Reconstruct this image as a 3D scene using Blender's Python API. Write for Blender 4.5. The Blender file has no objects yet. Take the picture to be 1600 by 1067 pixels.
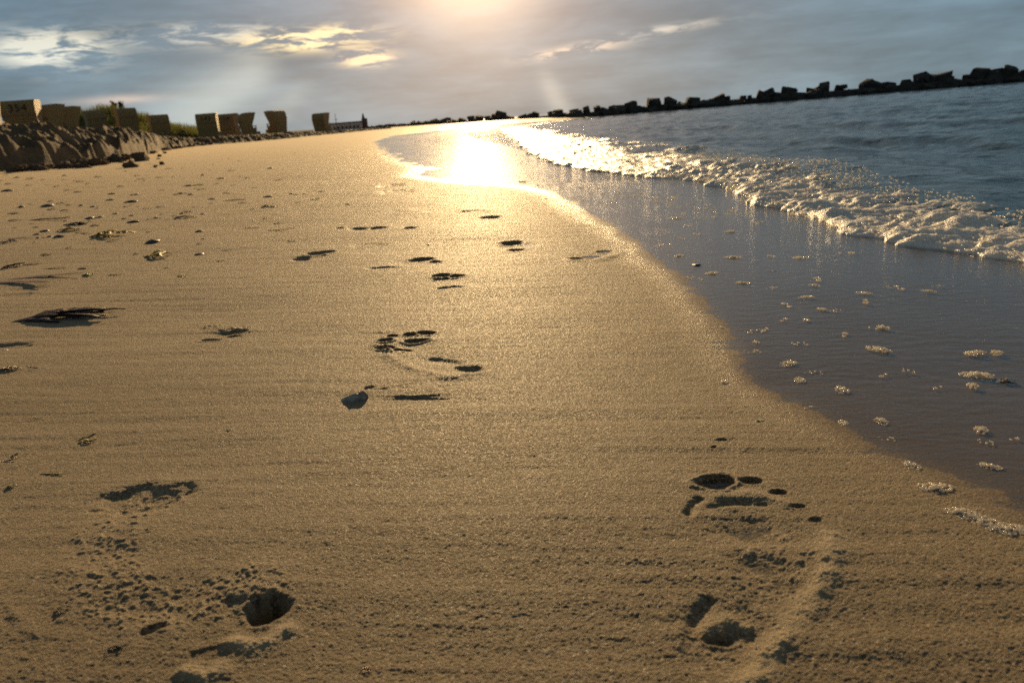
import bpy, bmesh, math, random
import numpy as np
from mathutils import Vector, Matrix, noise as mnoise

# ------------------------------------------------------------------ camera
scn = bpy.context.scene
COL = scn.collection
ZC = 0.45                                   # eye height above the sea; the phone is held 0.38 m over the sand
FPX, PITCH, ROLL = 1170.0, math.radians(16.64), math.radians(4.69)
fw = Vector((0, math.cos(PITCH), -math.sin(PITCH)))
r0 = Vector((1, 0, 0)); u0 = r0.cross(fw)
CR = r0 * math.cos(ROLL) - u0 * math.sin(ROLL)
CU = u0 * math.cos(ROLL) + r0 * math.sin(ROLL)
cam_d = bpy.data.cameras.new('camera'); cam = bpy.data.objects.new('camera', cam_d); COL.objects.link(cam)
cam.matrix_world = Matrix(((CR.x, CU.x, -fw.x, 0), (CR.y, CU.y, -fw.y, 0), (CR.z, CU.z, -fw.z, ZC), (0, 0, 0, 1)))
cam_d.sensor_width = 36.0; cam_d.lens = 36.0 * FPX / 1600.0
cam_d.clip_start = 0.02; cam_d.clip_end = 20000
cam_d.dof.use_dof = True; cam_d.dof.focus_distance = 1.15; cam_d.dof.aperture_fstop = 8.5
scn.camera = cam

# ------------------------------------------------------------------ light and sky
SUN_AZ, SUN_EL = math.radians(-0.7), math.radians(12.5)
sun_dir = Vector((math.sin(SUN_AZ) * math.cos(SUN_EL), math.cos(SUN_AZ) * math.cos(SUN_EL), math.sin(SUN_EL)))
sd = bpy.data.lights.new('sun', 'SUN'); sd.energy = 5.0; sd.angle = math.radians(0.6); sd.color = (1.0, 0.69, 0.34)
so = bpy.data.objects.new('sun', sd); COL.objects.link(so)
so.rotation_euler = (-sun_dir).to_track_quat('-Z', 'Y').to_euler()
scn.view_settings.view_transform = 'Standard'; scn.view_settings.look = 'None'
scn.view_settings.exposure = 0.0; scn.view_settings.gamma = 1.0
scn.cycles.use_denoising = False
scn.cycles.sample_clamp_indirect = 6.0


class S:
    """a node socket with arithmetic"""
    def __init__(s, t, k): s.t, s.k = t, k
    def _m(s, op, *a):
        n = s.t.nodes.new('ShaderNodeMath'); n.operation = op
        for i, v in enumerate((s,) + a):
            if isinstance(v, S): s.t.links.new(v.k, n.inputs[i])
            else: n.inputs[i].default_value = v
        return S(s.t, n.outputs[0])
    def __add__(s, o): return s._m('ADD', o)
    def __sub__(s, o): return s._m('SUBTRACT', o)
    def __mul__(s, o): return s._m('MULTIPLY', o)
    def __truediv__(s, o): return s._m('DIVIDE', o)
    __radd__ = __add__; __rmul__ = __mul__
    def rsub(s, v): return (s * -1.0) + v
    def pw(s, v): return s._m('POWER', v)
    def exp(s): return s._m('EXPONENT')
    def clip(s):
        n = s.t.nodes.new('ShaderNodeClamp'); s.t.links.new(s.k, n.inputs[0]); return S(s.t, n.outputs[0])
    def step(s, a, b):
        n = s.t.nodes.new('ShaderNodeMapRange'); n.interpolation_type = 'SMOOTHSTEP'
        s.t.links.new(s.k, n.inputs[0]); n.inputs[1].default_value = a; n.inputs[2].default_value = b
        return S(s.t, n.outputs[0])


def mixc(t, f, a, b, blend='MIX'):
    n = t.nodes.new('ShaderNodeMix'); n.data_type = 'RGBA'; n.blend_type = blend
    for i, v in ((0, f), (6, a), (7, b)):
        if isinstance(v, S): t.links.new(v.k, n.inputs[i])
        elif i == 0: n.inputs[0].default_value = v
        else: n.inputs[i].default_value = (*v, 1)
    return S(t, n.outputs[2])


def comb(t, x, y, z):
    n = t.nodes.new('ShaderNodeCombineXYZ')
    for i, v in enumerate((x, y, z)):
        if isinstance(v, S): t.links.new(v.k, n.inputs[i])
        else: n.inputs[i].default_value = v
    return S(t, n.outputs[0])


def noise_n(t, vec, scale, detail=3, rough=0.55, kind='ShaderNodeTexNoise', out=0, dist=0.0):
    n = t.nodes.new(kind); t.links.new(vec.k, n.inputs['Vector']); n.inputs['Scale'].default_value = scale
    if kind == 'ShaderNodeTexNoise':
        n.inputs['Detail'].default_value = detail; n.inputs['Roughness'].default_value = rough
        n.inputs['Distortion'].default_value = dist
    return S(t, n.outputs[out])


world = bpy.data.worlds.new('World'); scn.world = world; world.use_nodes = True
wt = world.node_tree; wt.nodes.clear()
tc = wt.nodes.new('ShaderNodeTexCoord'); sp = wt.nodes.new('ShaderNodeSeparateXYZ')
wt.links.new(tc.outputs['Generated'], sp.inputs[0])
wx, wy, wz = (S(wt, sp.outputs[i]) for i in range(3))
DEG = 180 / math.pi
az = wx._m('ARCTAN2', wy) * DEG
el = wz._m('ARCSINE') * DEG
sky = wt.nodes.new('ShaderNodeTexSky'); sky.sky_type = 'NISHITA'; sky.sun_disc = False
sky.sun_elevation = SUN_EL; sky.sun_rotation = SUN_AZ; sky.air_density = 1.0; sky.dust_density = 2.0
nishita = mixc(wt, 1.0, S(wt, sky.outputs[0]), (0.10, 0.10, 0.10), 'MULTIPLY')
dot = wx * sun_dir.x + wy * sun_dir.y + wz * sun_dir.z
sang = dot._m('MINIMUM', 0.999999)._m('ARCCOSINE') * DEG          # angle from the sun, degrees
# grey-blue cloud deck, lighter towards the sun
cv = comb(wt, az * 0.06, el * 0.22, 0.0)
n1 = noise_n(wt, cv, 1.3, 6, 0.6, dist=0.3)
n2 = noise_n(wt, comb(wt, az * 0.045, el * 0.33, 3.7), 3.1, 5, 0.6)
near = (sang * (-1 / 17.0)).exp()
deck = mixc(wt, near, (0.092, 0.188, 0.272), (0.30, 0.335, 0.36))
low = (el._m('ABSOLUTE') * (-1 / 5.0)).exp()
deck = mixc(wt, low * 0.55, deck, (0.24, 0.33, 0.36))
shade = n1.step(0.30, 0.72) * 0.42 + n2.step(0.35, 0.70) * 0.16 + 0.70
deck = mixc(wt, 1.0, deck, mixc(wt, shade._m('MINIMUM', 1.6) * 0.5, (0, 0, 0), (2, 2, 2)), 'MULTIPLY')
up = el.step(10.0, 60.0) * -0.62 + 1.0                             # unseen deck overhead is darkened to cut the fill in sand shadows
deck = mixc(wt, el.step(9.0, 45.0) * 0.85, deck, (0.165, 0.172, 0.175))  # greyed overhead, out of view, so the shadows turn less blue
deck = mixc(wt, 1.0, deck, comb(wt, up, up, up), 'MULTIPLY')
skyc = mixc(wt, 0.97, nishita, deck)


def addc(base, f, c):
    return mixc(wt, 1.0, base, mixc(wt, f, (0, 0, 0), c), 'ADD')


# aureole of the veiled sun
skyc = addc(skyc, (sang * sang * (-1 / 24.0)).exp() * 1.6, (0.98, 0.68, 0.34))
skyc = addc(skyc, (sang * (-1 / 6.5)).exp() * 0.58, (0.66, 0.21, 0.17))
# sunlit cloud streaks
puff = noise_n(wt, comb(wt, az * 0.16, el * 0.75, 1.3), 2.1, 5, 0.62, dist=0.4).step(0.41, 0.60)
for a0, e0, sa, se, g, c in ((-12.3, 6.2, 3.4, 0.60, 0.85, (0.95, 0.66, 0.22)), (-8.6, 4.75, 1.5, 0.5, 0.75, (0.85, 0.55, 0.20)),
                             (-28.3, 6.2, 2.9, 1.0, 0.55, (0.62, 0.52, 0.34)), (-19.5, 6.8, 4.0, 0.6, 0.32, (0.55, 0.46, 0.32)),
                             (6.0, 4.1, 3.0, 0.32, 0.45, (0.62, 0.42, 0.25)), (12.0, 4.9, 4.0, 0.28, 0.30, (0.50, 0.40, 0.28)),
                             (-25.3, 3.05, 2.6, 0.28, 0.40, (0.42, 0.26, 0.16))):
    tilt = 0.06 if a0 > 0 else 0.0
    qa = (az - a0) / sa; qe = (el - e0 - (az - a0) * tilt) / se
    g_ = ((qa * qa + qe * qe) * -1.0).exp() * g * 3.3
    skyc = addc(skyc, (g_ * (puff if e0 != 3.05 else puff * 0.2 + 0.6)).clip(), c)
# two crepuscular beams
for cx, cy, w, lo, hi, fd, g in ((-0.885, -0.465, 0.085, 15.0, 35.0, 14, 0.36), (-0.80, -0.60, 0.05, 14.0, 24.0, 8, 0.15), (0.42, -0.907, 0.06, 9.5, 18.5, 6, 0.30)):
    da = az - math.degrees(SUN_AZ); de = el - math.degrees(SUN_EL)
    along = da * cx + de * cy; across = da * cy - de * cx
    q = across / (along._m('MAXIMUM', 0.5) * w)
    skyc = addc(skyc, (q * q * -1.0).exp() * along.step(lo, lo + 3) * along.step(hi, hi - fd) * g, (0.72, 0.66, 0.50))
bg = wt.nodes.new('ShaderNodeBackground'); wo = wt.nodes.new('ShaderNodeOutputWorld')
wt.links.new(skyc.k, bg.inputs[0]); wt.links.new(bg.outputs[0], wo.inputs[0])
world.cycles.sampling_method = 'MANUAL'; world.cycles.sample_map_resolution = 1024


# ------------------------------------------------------------------ numpy helpers
def sstep(a, b, x):
    t = np.clip((x - a) / (b - a), 0, 1); return t * t * (3 - 2 * t)


def vnoise(x, y, seed=0):
    xi = np.floor(x).astype(np.int64); yi = np.floor(y).astype(np.int64)
    fx = x - xi; fy = y - yi
    fx = fx * fx * fx * (fx * (fx * 6 - 15) + 10); fy = fy * fy * fy * (fy * (fy * 6 - 15) + 10)

    def h(a, b):
        n = (a * 374761393 + b * 668265263 + seed * 974711) & 0xffffffff
        n = ((n ^ (n >> 13)) * 1274126177) & 0xffffffff
        n = n ^ (n >> 16)
        return (n & 0xffff) / 32767.5 - 1.0
    return (h(xi, yi) * (1 - fx) + h(xi + 1, yi) * fx) * (1 - fy) + (h(xi, yi + 1) * (1 - fx) + h(xi + 1, yi + 1) * fx) * fy


def fbm(x, y, oct=3, seed=0, gain=0.5):
    s = 0; a = 1.0
    for i in range(oct):
        s = s + a * vnoise(x, y, seed + i * 17); x = x * 2.03 + 5.1; y = y * 2.03 + 1.7; a *= gain
    return s


# ------------------------------------------------------------------ the lie of the land
EDGE_Y = np.array([-6, -1, .3, .583, .66, .79, 1.006, 1.35, 1.68, 2.37, 3.2, 3.99, 4.53, 5.09, 6.18, 7.23, 10, 13.8, 22.8, 33.6, 40, 46, 52, 58, 75, 140, 400])
EDGE_X = np.array([1.0, .62, .50, .443, .418, .362, .297, .338, .364, .352, .30, .232, .076, -.253, -.713, -.72, -1.35, -1.99, -3.55, -4.5, -3.6, -0.5, 6, 10, 12, 10, 0])


def edge_x(y): return np.interp(y, EDGE_Y, EDGE_X)


def base_z(x, y):
    """smooth beach surface: rises from the swash edge towards the land, falls off under the sea"""
    x = np.asarray(x, float); y = np.asarray(y, float)
    d = edge_x(y) - x
    far = sstep(30, 60, y)
    up = np.where(d < 6.5, 0.040 * d, 0.26 + 0.006 * (d - 6.5)) * (1 - 0.25 * far)
    dn = np.maximum(0.045 * d, -1.5)
    return 0.058 + np.where(d > 0, up, dn)


def ray(px, py): return (fw + CR * ((px - 800) / FPX) - CU * ((py - 533.5) / FPX)).normalized()


def at(px, py, zoff=0.0):
    """the point of the sand that the photograph shows at a pixel"""
    d = ray(px, py); z = 0.07
    for _ in range(40):
        t = (z - ZC) / min(d.z, -1e-4); z = 0.5 * z + 0.5 * float(base_z(d.x * t, d.y * t))
    return Vector((d.x * t, d.y * t, float(base_z(d.x * t, d.y * t)) + zoff))


def px_az(px, py=210):
    d = ray(px, py); return math.atan2(d.x, d.y)


# the eroded bank: foot distance and crest height along the azimuth
BK = [(-300, 12.0, .98), (0, 13.0, .90), (60, 13.4, .86), (130, 14.2, .77), (180, 16.0, .74), (220, 19.0, .72), (250, 25.0, .62), (300, 31.0, .54),
      (345, 33.0, .55), (400, 36.0, .52), (450, 39.0, .50), (490, 44, .40), (540, 50, .34), (600, 60, .30)]
BK_A = np.array([px_az(b[0]) for b in BK]); BK_R = np.array([b[1] for b in BK]); BK_P = np.array([b[2] for b in BK])


AZW = np.array([px_az(60), px_az(120), px_az(250), px_az(300)])


def bank_z(x, y):
    r = np.hypot(x, y); a = np.arctan2(x, y)
    foot = np.interp(a, BK_A, BK_R); top = np.interp(a, BK_A, BK_P)
    u = a * foot                                    # metres along the foot
    s = r - foot + 0.75 * fbm(u * .9, r * .0 + 3, 3, 5) + 0.10 * fbm(u * 4, r * 4, 2, 9)
    wdt = np.interp(a, BK_A, np.concatenate([np.full(5, .24), np.linspace(.5, 3.0, len(BK_A) - 5)]) ** 1.0)
    top = top + .62 * sstep(22, 40, s) * np.interp(a, AZW, [0, 1, 1, 0])
    b = base_z(x, y)
    k = sstep(0.0, 1.0, s / wdt)
    ledge = 0.62 * k + 0.38 * sstep(0.9, 2.6, s / np.maximum(wdt, .6))
    amp = np.interp(a, BK_A, np.linspace(1.0, .7, len(BK_A)))
    lump = (0.075 * fbm(x * 1.7, y * 1.7, 4, 21, .6) + .16 * (.42 - np.abs(fbm(x * 2.1, y * 1.5, 3, 23, .6))) + .05 * fbm(x * 6, y * 5, 2, 24) + .022 * fbm(x * 15, y * 13, 2, 25)) * sstep(-.1, .5, s) * amp
    lump = lump + 0.07 * np.maximum(0, fbm(x * .55 + 3, y * .55, 2, 31)) * sstep(0, 1.5, s) * (1 - sstep(9, 18, s)) * amp
    z = b + (top - b) * np.clip(ledge, 0, 1) + lump
    return np.where(s < -.15, b - .12 * sstep(-.15, -.5, s), z - .02 * (1 - sstep(-.15, 0.0, s)))


# ------------------------------------------------------------------ builders
def link(name, mesh, mat=None, parent=None, kind=None, label=None, cat=None, group=None):
    o = bpy.data.objects.new(name, mesh); COL.objects.link(o)
    if mat is not None and mesh is not None and not mesh.materials: mesh.materials.append(mat)
    if parent: o.parent = parent
    if kind: o['kind'] = kind
    if label: o['label'] = label
    if cat: o['category'] = cat
    if group: o['group'] = group
    return o


def mesh_np(name, v, f, smooth=True, nrm=None, attrs=None):
    me = bpy.data.meshes.new(name); v = np.ascontiguousarray(v, np.float32); f = np.ascontiguousarray(f, np.int32); k = f.shape[1]
    me.vertices.add(len(v)); me.vertices.foreach_set('co', v.ravel())
    me.loops.add(f.size); me.loops.foreach_set('vertex_index', f.ravel())
    me.polygons.add(len(f)); me.polygons.foreach_set('loop_start', np.arange(0, f.size, k, dtype=np.int32))
    me.polygons.foreach_set('use_smooth', np.full(len(f), smooth))
    for n, a in (attrs or {}).items():
        at_ = me.attributes.new(n, 'FLOAT', 'POINT'); at_.data.foreach_set('value', np.ascontiguousarray(a, np.float32))
    me.update(calc_edges=True)
    if nrm is not None: me.normals_split_custom_set_from_vertices(np.ascontiguousarray(nrm, np.float32))
    return me


def quads(nr, nc):
    i = np.arange(nr * nc).reshape(nr, nc)
    return np.stack([i[:-1, :-1], i[:-1, 1:], i[1:, 1:], i[1:, :-1]], -1).reshape(-1, 4)


def grid_normals(X, Y, Z):
    P = np.stack([X, Y, Z], -1); du = np.gradient(P, axis=1); dv = np.gradient(P, axis=0)
    n = np.cross(du, dv); n /= np.maximum(np.linalg.norm(n, axis=-1, keepdims=True), 1e-12)
    n[n[..., 2] < 0] *= -1
    return n.reshape(-1, 3)


def submesh(name, v, f, mask, nrm=None, attrs=None):
    f = f[mask]; use = np.unique(f); m = np.full(len(v), -1); m[use] = np.arange(len(use))
    return mesh_np(name, v[use], m[f], True, None if nrm is None else nrm[use], {k: a[use] for k, a in (attrs or {}).items()})


def bm_mesh(name, bm, smooth=False):
    me = bpy.data.meshes.new(name); bm.to_mesh(me); bm.free()
    if smooth: me.polygons.foreach_set('use_smooth', [True] * len(me.polygons))
    return me


def box(bm, x0, x1, y0, y1, z0, z1):
    m = Matrix.Translation(((x0 + x1) / 2, (y0 + y1) / 2, (z0 + z1) / 2)) @ Matrix.Diagonal((x1 - x0, y1 - y0, z1 - z0, 1))
    return bmesh.ops.create_cube(bm, size=1, matrix=m)['verts']


def mat(name, col, rough=0.6, spec=0.5, build=None, trans=0.0):
    m = bpy.data.materials.new(name); m.use_nodes = True; t = m.node_tree
    b = t.nodes['Principled BSDF']; b.inputs['Base Color'].default_value = (*col, 1)
    b.inputs['Roughness'].default_value = rough; b.inputs['Specular IOR Level'].default_value = spec
    if build: build(t, b)
    return m


def coord(t, which='Object'):
    n = t.nodes.new('ShaderNodeTexCoord'); return S(t, n.outputs[which])


def wpos(t):
    n = t.nodes.new('ShaderNodeNewGeometry'); return S(t, n.outputs['Position'])


def bump(t, b, h, dist, strength=1.0, prev=None, inp='Normal'):
    n = t.nodes.new('ShaderNodeBump'); n.inputs['Strength'].default_value = strength; n.inputs['Distance'].default_value = dist
    t.links.new(h.k, n.inputs['Height'])
    if prev is not None: t.links.new(prev.outputs[0], n.inputs['Normal'])
    t.links.new(n.outputs[0], b.inputs[inp]); return n


def simple(name, c1, c2, scale, rough=0.6, bscale=None, bdist=0.004, spec=0.4):
    def bld(t, b):
        v = coord(t); t.links.new(mixc(t, noise_n(t, v, scale, 4, .6).step(.3, .7), c1, c2).k, b.inputs['Base Color'])
        bump(t, b, noise_n(t, v, bscale or scale * 2, 4, .6), bdist)
    return mat(name, c1, rough, spec, bld)


# ------------------------------------------------------------------ materials
def sand_build(dry_far):
    def bld(t, b):
        p = wpos(t)
        at_ = t.nodes.new('ShaderNodeAttribute'); at_.attribute_name = 'wet'; wet = S(t, at_.outputs['Fac'])
        cell = noise_n(t, p, 620, kind='ShaderNodeTexVoronoi', out=1)
        sc = t.nodes.new('ShaderNodeSeparateColor'); t.links.new(cell.k, sc.inputs[0]); g = S(t, sc.outputs[0]); g2 = S(t, sc.outputs[1])
        c = mixc(t, g, (.034, .024, .014), (.31, .230, .138))
        c = mixc(t, g2.step(.93, .97), c, (.12, .075, .045))
        c = mixc(t, g2.step(.06, .02), c, (.55, .47, .36))
        mp = t.nodes.new('ShaderNodeMapping'); t.links.new(p.k, mp.inputs[0]); mp.inputs['Scale'].default_value = (.7, 2.6, 1); mp.inputs['Rotation'].default_value = (0, 0, .12)
        c = mixc(t, noise_n(t, S(t, mp.outputs[0]), 2.3, 5, .62, dist=.4).step(.38, .68) * .5, c, (.085, .055, .029))
        c = mixc(t, wet * .78, c, (.235, .165, .105))
        pa = t.nodes.new('ShaderNodeAttribute'); pa.attribute_name = 'pale'; c = mixc(t, S(t, pa.outputs['Fac']) * .8, c, (.50, .39, .24))  # pale: sunlit rims put into the colour, plus dry crust on crumbs
        t.links.new(c.k, b.inputs['Base Color'])
        t.links.new((wet * -.30 + .62 + (g - .5) * .45).k, b.inputs['Roughness'])
        h1 = noise_n(t, p, 620, 2, .6); h2 = noise_n(t, p, 240, 2, .5)
        n = bump(t, b, h1, .0024, .9); dry = wet.rsub(1.0); t.links.new((dry * .64).k, b.inputs['Sheen Weight'])
        t.links.new((dry * .75 + .2).k, n.inputs['Strength'])
        n2 = bump(t, b, h2, .0020, .5, n); t.links.new((dry * .55 + .05).k, n2.inputs['Strength'])
    return bld


M_SAND = mat('sand', (.3, .2, .1), .5, .09, sand_build(0))
_b = M_SAND.node_tree.nodes['Principled BSDF']; _b.inputs['Specular Tint'].default_value = (1, .78, .45, 1)
_b.inputs['Sheen Weight'].default_value = .55; _b.inputs['Sheen Roughness'].default_value = .45; _b.inputs['Sheen Tint'].default_value = (1, .82, .56, 1)
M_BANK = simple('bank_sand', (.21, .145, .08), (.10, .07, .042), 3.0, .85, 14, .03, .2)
M_CLOD = simple('clod', (.16, .115, .075), (.09, .065, .045), 9.0, .9, 30, .01, .2)


def sheet_water(name, tint, rough, rip, ripd, stretch):
    """thin clear sheet: Fresnel mirror over a faintly tinted see-through film"""
    m = bpy.data.materials.new(name); m.use_nodes = True; t = m.node_tree; t.nodes.clear()
    o = t.nodes.new('ShaderNodeOutputMaterial'); mx = t.nodes.new('ShaderNodeMixShader')
    tr = t.nodes.new('ShaderNodeBsdfTransparent'); tr.inputs[0].default_value = (*tint, 1)
    gl = t.nodes.new('ShaderNodeBsdfGlossy'); gl.inputs['Roughness'].default_value = rough
    ge = t.nodes.new('ShaderNodeNewGeometry'); vd = t.nodes.new('ShaderNodeVectorMath'); vd.operation = 'DOT_PRODUCT'; t.links.new(ge.outputs['Incoming'], vd.inputs[0])
    p = wpos(t); mp = t.nodes.new('ShaderNodeMapping'); t.links.new(p.k, mp.inputs[0]); mp.inputs['Scale'].default_value = stretch
    mp.inputs['Rotation'].default_value = (0, 0, .35)
    h = noise_n(t, S(t, mp.outputs[0]), rip, 4, .6)
    bp = t.nodes.new('ShaderNodeBump'); bp.inputs['Distance'].default_value = ripd; t.links.new(h.k, bp.inputs['Height'])
    t.links.new(bp.outputs[0], gl.inputs['Normal']); t.links.new(bp.outputs[0], vd.inputs[1]); F_ = S(t, vd.outputs['Value'])._m('ABSOLUTE').rsub(1.0).clip().pw(5.0) * .98 + .02
    t.links.new(F_.k, mx.inputs[0]); t.links.new(tr.outputs[0], mx.inputs[1]); t.links.new(gl.outputs[0], mx.inputs[2])
    t.links.new(mx.outputs[0], o.inputs[0]); return m


M_FILM = sheet_water('swash_film', (.92, .92, .90), .04, 26, .0018, (1, 2.2, 1))


def sea_build(t, b):
    p = wpos(t)
    n = bump(t, b, noise_n(t, p, 7, 5, .62), .040, .8)
    bump(t, b, noise_n(t, p, 45, 3, .6), .004, .7, n)


M_SEA = mat('sea_water', (.040, .075, .073), .06, .5, sea_build); M_SEA.node_tree.nodes['Principled BSDF'].inputs['IOR'].default_value = 1.34


def foam_build(t, b):
    p = wpos(t)
    v = noise_n(t, p, 170, kind='ShaderNodeTexVoronoi'); v2 = noise_n(t, p, 60, 4, .7)
    t.links.new(mixc(t, v2.step(.35, .65), (.82, .75, .64), (.93, .88, .79)).k, b.inputs['Base Color'])
    n = bump(t, b, v.rsub(1.0), .004, .9); bump(t, b, v2, .006, .6, n)




def translucent(m, col, f):
    t = m.node_tree; b = t.nodes['Principled BSDF']; o = t.nodes['Material Output']; mx = t.nodes.new('ShaderNodeMixShader'); tr = t.nodes.new('ShaderNodeBsdfTranslucent')
    tr.inputs[0].default_value = (*col, 1); mx.inputs[0].default_value = f
    t.links.new(b.outputs[0], mx.inputs[1]); t.links.new(tr.outputs[0], mx.inputs[2]); t.links.new(mx.outputs[0], o.inputs[0]); return m


M_FOAM = mat('foam', (.85, .82, .76), .45, .4, foam_build); _b = M_FOAM.node_tree.nodes['Principled BSDF']
_b.inputs['Subsurface Weight'].default_value = .85; _b.inputs['Subsurface Scale'].default_value = .016; _b.inputs['Subsurface Radius'].default_value = (1, .88, .7)
M_BUB = translucent(mat('bubble', (.86, .82, .74), .15, .6), (.95, .88, .74), .5)
_t = M_BUB.node_tree; _o = _t.nodes['Material Output']; _l = _o.inputs[0].links[0].from_socket; _m = _t.nodes.new('ShaderNodeMixShader'); _m.inputs[0].default_value = .42
_t.links.new(_l, _m.inputs[1]); _t.links.new(_t.nodes.new('ShaderNodeBsdfTransparent').outputs[0], _m.inputs[2]); _t.links.new(_m.outputs[0], _o.inputs[0])
M_ROCK = simple('rock', (.085, .070, .055), (.035, .030, .026), 1.3, .85, 5, .06, .3)


def wicker_build(t, b):
    v = coord(t); w = t.nodes.new('ShaderNodeTexWave'); t.links.new(v.k, w.inputs[0]); w.inputs['Scale'].default_value = 14; w.bands_direction = 'Z'
    w2 = t.nodes.new('ShaderNodeTexWave'); t.links.new(v.k, w2.inputs[0]); w2.inputs['Scale'].default_value = 9; w2.bands_direction = 'X'
    h = S(t, w.outputs[1]) * S(t, w2.outputs[1])
    t.links.new(mixc(t, h * .6 + noise_n(t, v, 2, 3) * .4, (.32, .195, .065), (.54, .35, .13)).k, b.inputs['Base Color']); bump(t, b, h, .012)


M_WICK = mat('wicker', (.35, .22, .09), .6, .4, wicker_build)
M_WOOD = simple('chair_wood', (.30, .18, .08), (.20, .115, .05), 6, .5)
M_CUSH = simple('striped_cushion', (.70, .66, .58), (.62, .56, .46), 5, .8)
M_INK = mat('black_paint', (.012, .011, .010), .6)
M_GRASS = translucent(simple('grass', (.12, .13, .03), (.20, .18, .055), 3, .7), (.20, .20, .04), .45)
M_CONI = simple('conifer', (.025, .040, .018), (.04, .055, .02), 3, .8)
M_BARK = simple('bark', (.07, .05, .035), (.04, .03, .02), 8, .9)
M_BUSH = simple('bush_leaf', (.045, .050, .020), (.075, .075, .028), 3, .8)
M_WALL = simple('pale_wall', (.55, .47, .42), (.48, .40, .36), .6, .8)
M_DARK = simple('dark_wall', (.10, .06, .055), (.07, .045, .04), .8, .8)
KELP = {'red': simple('kelp_red', (.045, .016, .008), (.018, .008, .005), 40, .5, 120, .001, .3),
        'orange': simple('kelp_orange', (.36, .17, .035), (.16, .065, .018), 40, .35, 120, .001, .6),
        'yellow': simple('weed_yellow', (.50, .38, .05), (.26, .17, .03), 60, .45, 150, .001),
        'green': simple('weed_green', (.30, .36, .02), (.16, .22, .015), 60, .4, 150, .001),
        'dark': simple('weed_dark', (.040, .026, .014), (.014, .010, .007), 60, .5, 150, .001)}
PEB = {'grey': simple('pebble_grey', (.11, .10, .095), (.05, .047, .045), 70, .5, 200, .0008),
       'dark': simple('pebble_dark', (.035, .030, .026), (.016, .014, .012), 70, .45, 200, .0008),
       'white': simple('shell_white', (.68, .62, .54), (.48, .42, .35), 90, .4, 200, .0008)}


def shell_build(t, b):
    v = coord(t)
    t.links.new(mixc(t, noise_n(t, v, 90, 4, .65).step(.35, .68), (.17, .155, .135), (.40, .37, .32)).k, b.inputs['Base Color'])
    bump(t, b, noise_n(t, v, 260, 4, .6), .0012)


M_SHELL = mat('grey_shell', (.1, .1, .09), .5, .5, shell_build)

# ------------------------------------------------------------------ the beach with its footprints
al = np.radians(np.concatenate([np.linspace(52, 17, 600, endpoint=False), np.linspace(17, 4.6, 420, endpoint=False), np.linspace(4.6, .33, 110)]))
yr = np.concatenate([np.linspace(-4, .27, 26), .38 / np.tan(al), [80, 105, 140, 200, 300, 420]])
uc = np.concatenate([np.linspace(-1.6, -1, 26, endpoint=False), np.linspace(-1, 1, 690), np.linspace(1, 1.6, 27)[1:]])
half = 0.16 + 0.80 * np.maximum(yr, 0)
outer = 3.2 + 1.1 * np.maximum(yr, 0)
au = np.abs(uc); k_in = np.minimum(au, 1); k_out = np.maximum(au - 1, 0) / .6
X = np.sign(uc)[None, :] * (half[:, None] * k_in[None, :] + (outer - half)[:, None] * k_out[None, :])
Y = np.repeat(yr[:, None], len(uc), 1)
Z = base_z(X, Y)
dE = edge_x(Y) - X
wet = 1 - sstep(-.10, .045 + .03 * np.clip(Y - 1, 0, 6), dE + .02 * fbm(X * 5, Y * 5, 3, 3))
dryk = np.clip(1 - wet, 0, 1) * .93 + .07
fadeN = 1 - sstep(1.0, 2.6, Y); fadeM = 1 - sstep(2.5, 7, Y)
# wind and swash marks, ripples, grains
Z += .0045 * fbm(X * 1.6, Y * 2.6, 3, 40) * sstep(0, .5, dE)
Z += .0008 * fbm(X * 3.0 + .5 * Y, Y * 34 + 3 * X, 3, 50) * dryk * fadeM * sstep(-.9, .2, fbm(X * 1.2, Y * 1.2, 2, 51) + .5)
Z += (.00032 * fbm(X * 460, Y * 460, 2, 60) * fadeN + .00022 * fbm(X * 90, Y * 75, 2, 61) * fadeM) * dryk
Z += .006 * np.maximum(0, fbm(X * 7, Y * 7, 2, 71) - .55) * sstep(1.5, 4, Y) * dryk

LUMP = np.zeros_like(Z); PALE = np.zeros_like(Z); FID = np.full(Z.shape, -1, np.int8)


def local(cx, cy, r):
    rows = np.where((yr > cy - r) & (yr < cy + r))[0]
    return slice(rows[0], rows[-1] + 1) if len(rows) else None


def dent(px, py, rx, ry, dep, rot=0.0, rim=.16, foot=None, soft=.45):
    c = at(px, py); sl = local(c.x, c.y, max(rx, ry) * 2.2)
    if sl is None: return
    x = X[sl] - c.x; y = Y[sl] - c.y
    wob = 1 + .16 * fbm(X[sl] * 55 + px, Y[sl] * 55, 2, 7)
    ca, sa = math.cos(rot), math.sin(rot); rho = np.hypot((x * ca + y * sa) / rx, (-x * sa + y * ca) / ry) * wob
    Z[sl] += -dep * sstep(1.0, 1 - soft, rho) + dep * rim * np.exp(-((rho - 1.22) / .20) ** 2)
    if foot is not None: FID[sl][rho < 1.35] = foot


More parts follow.
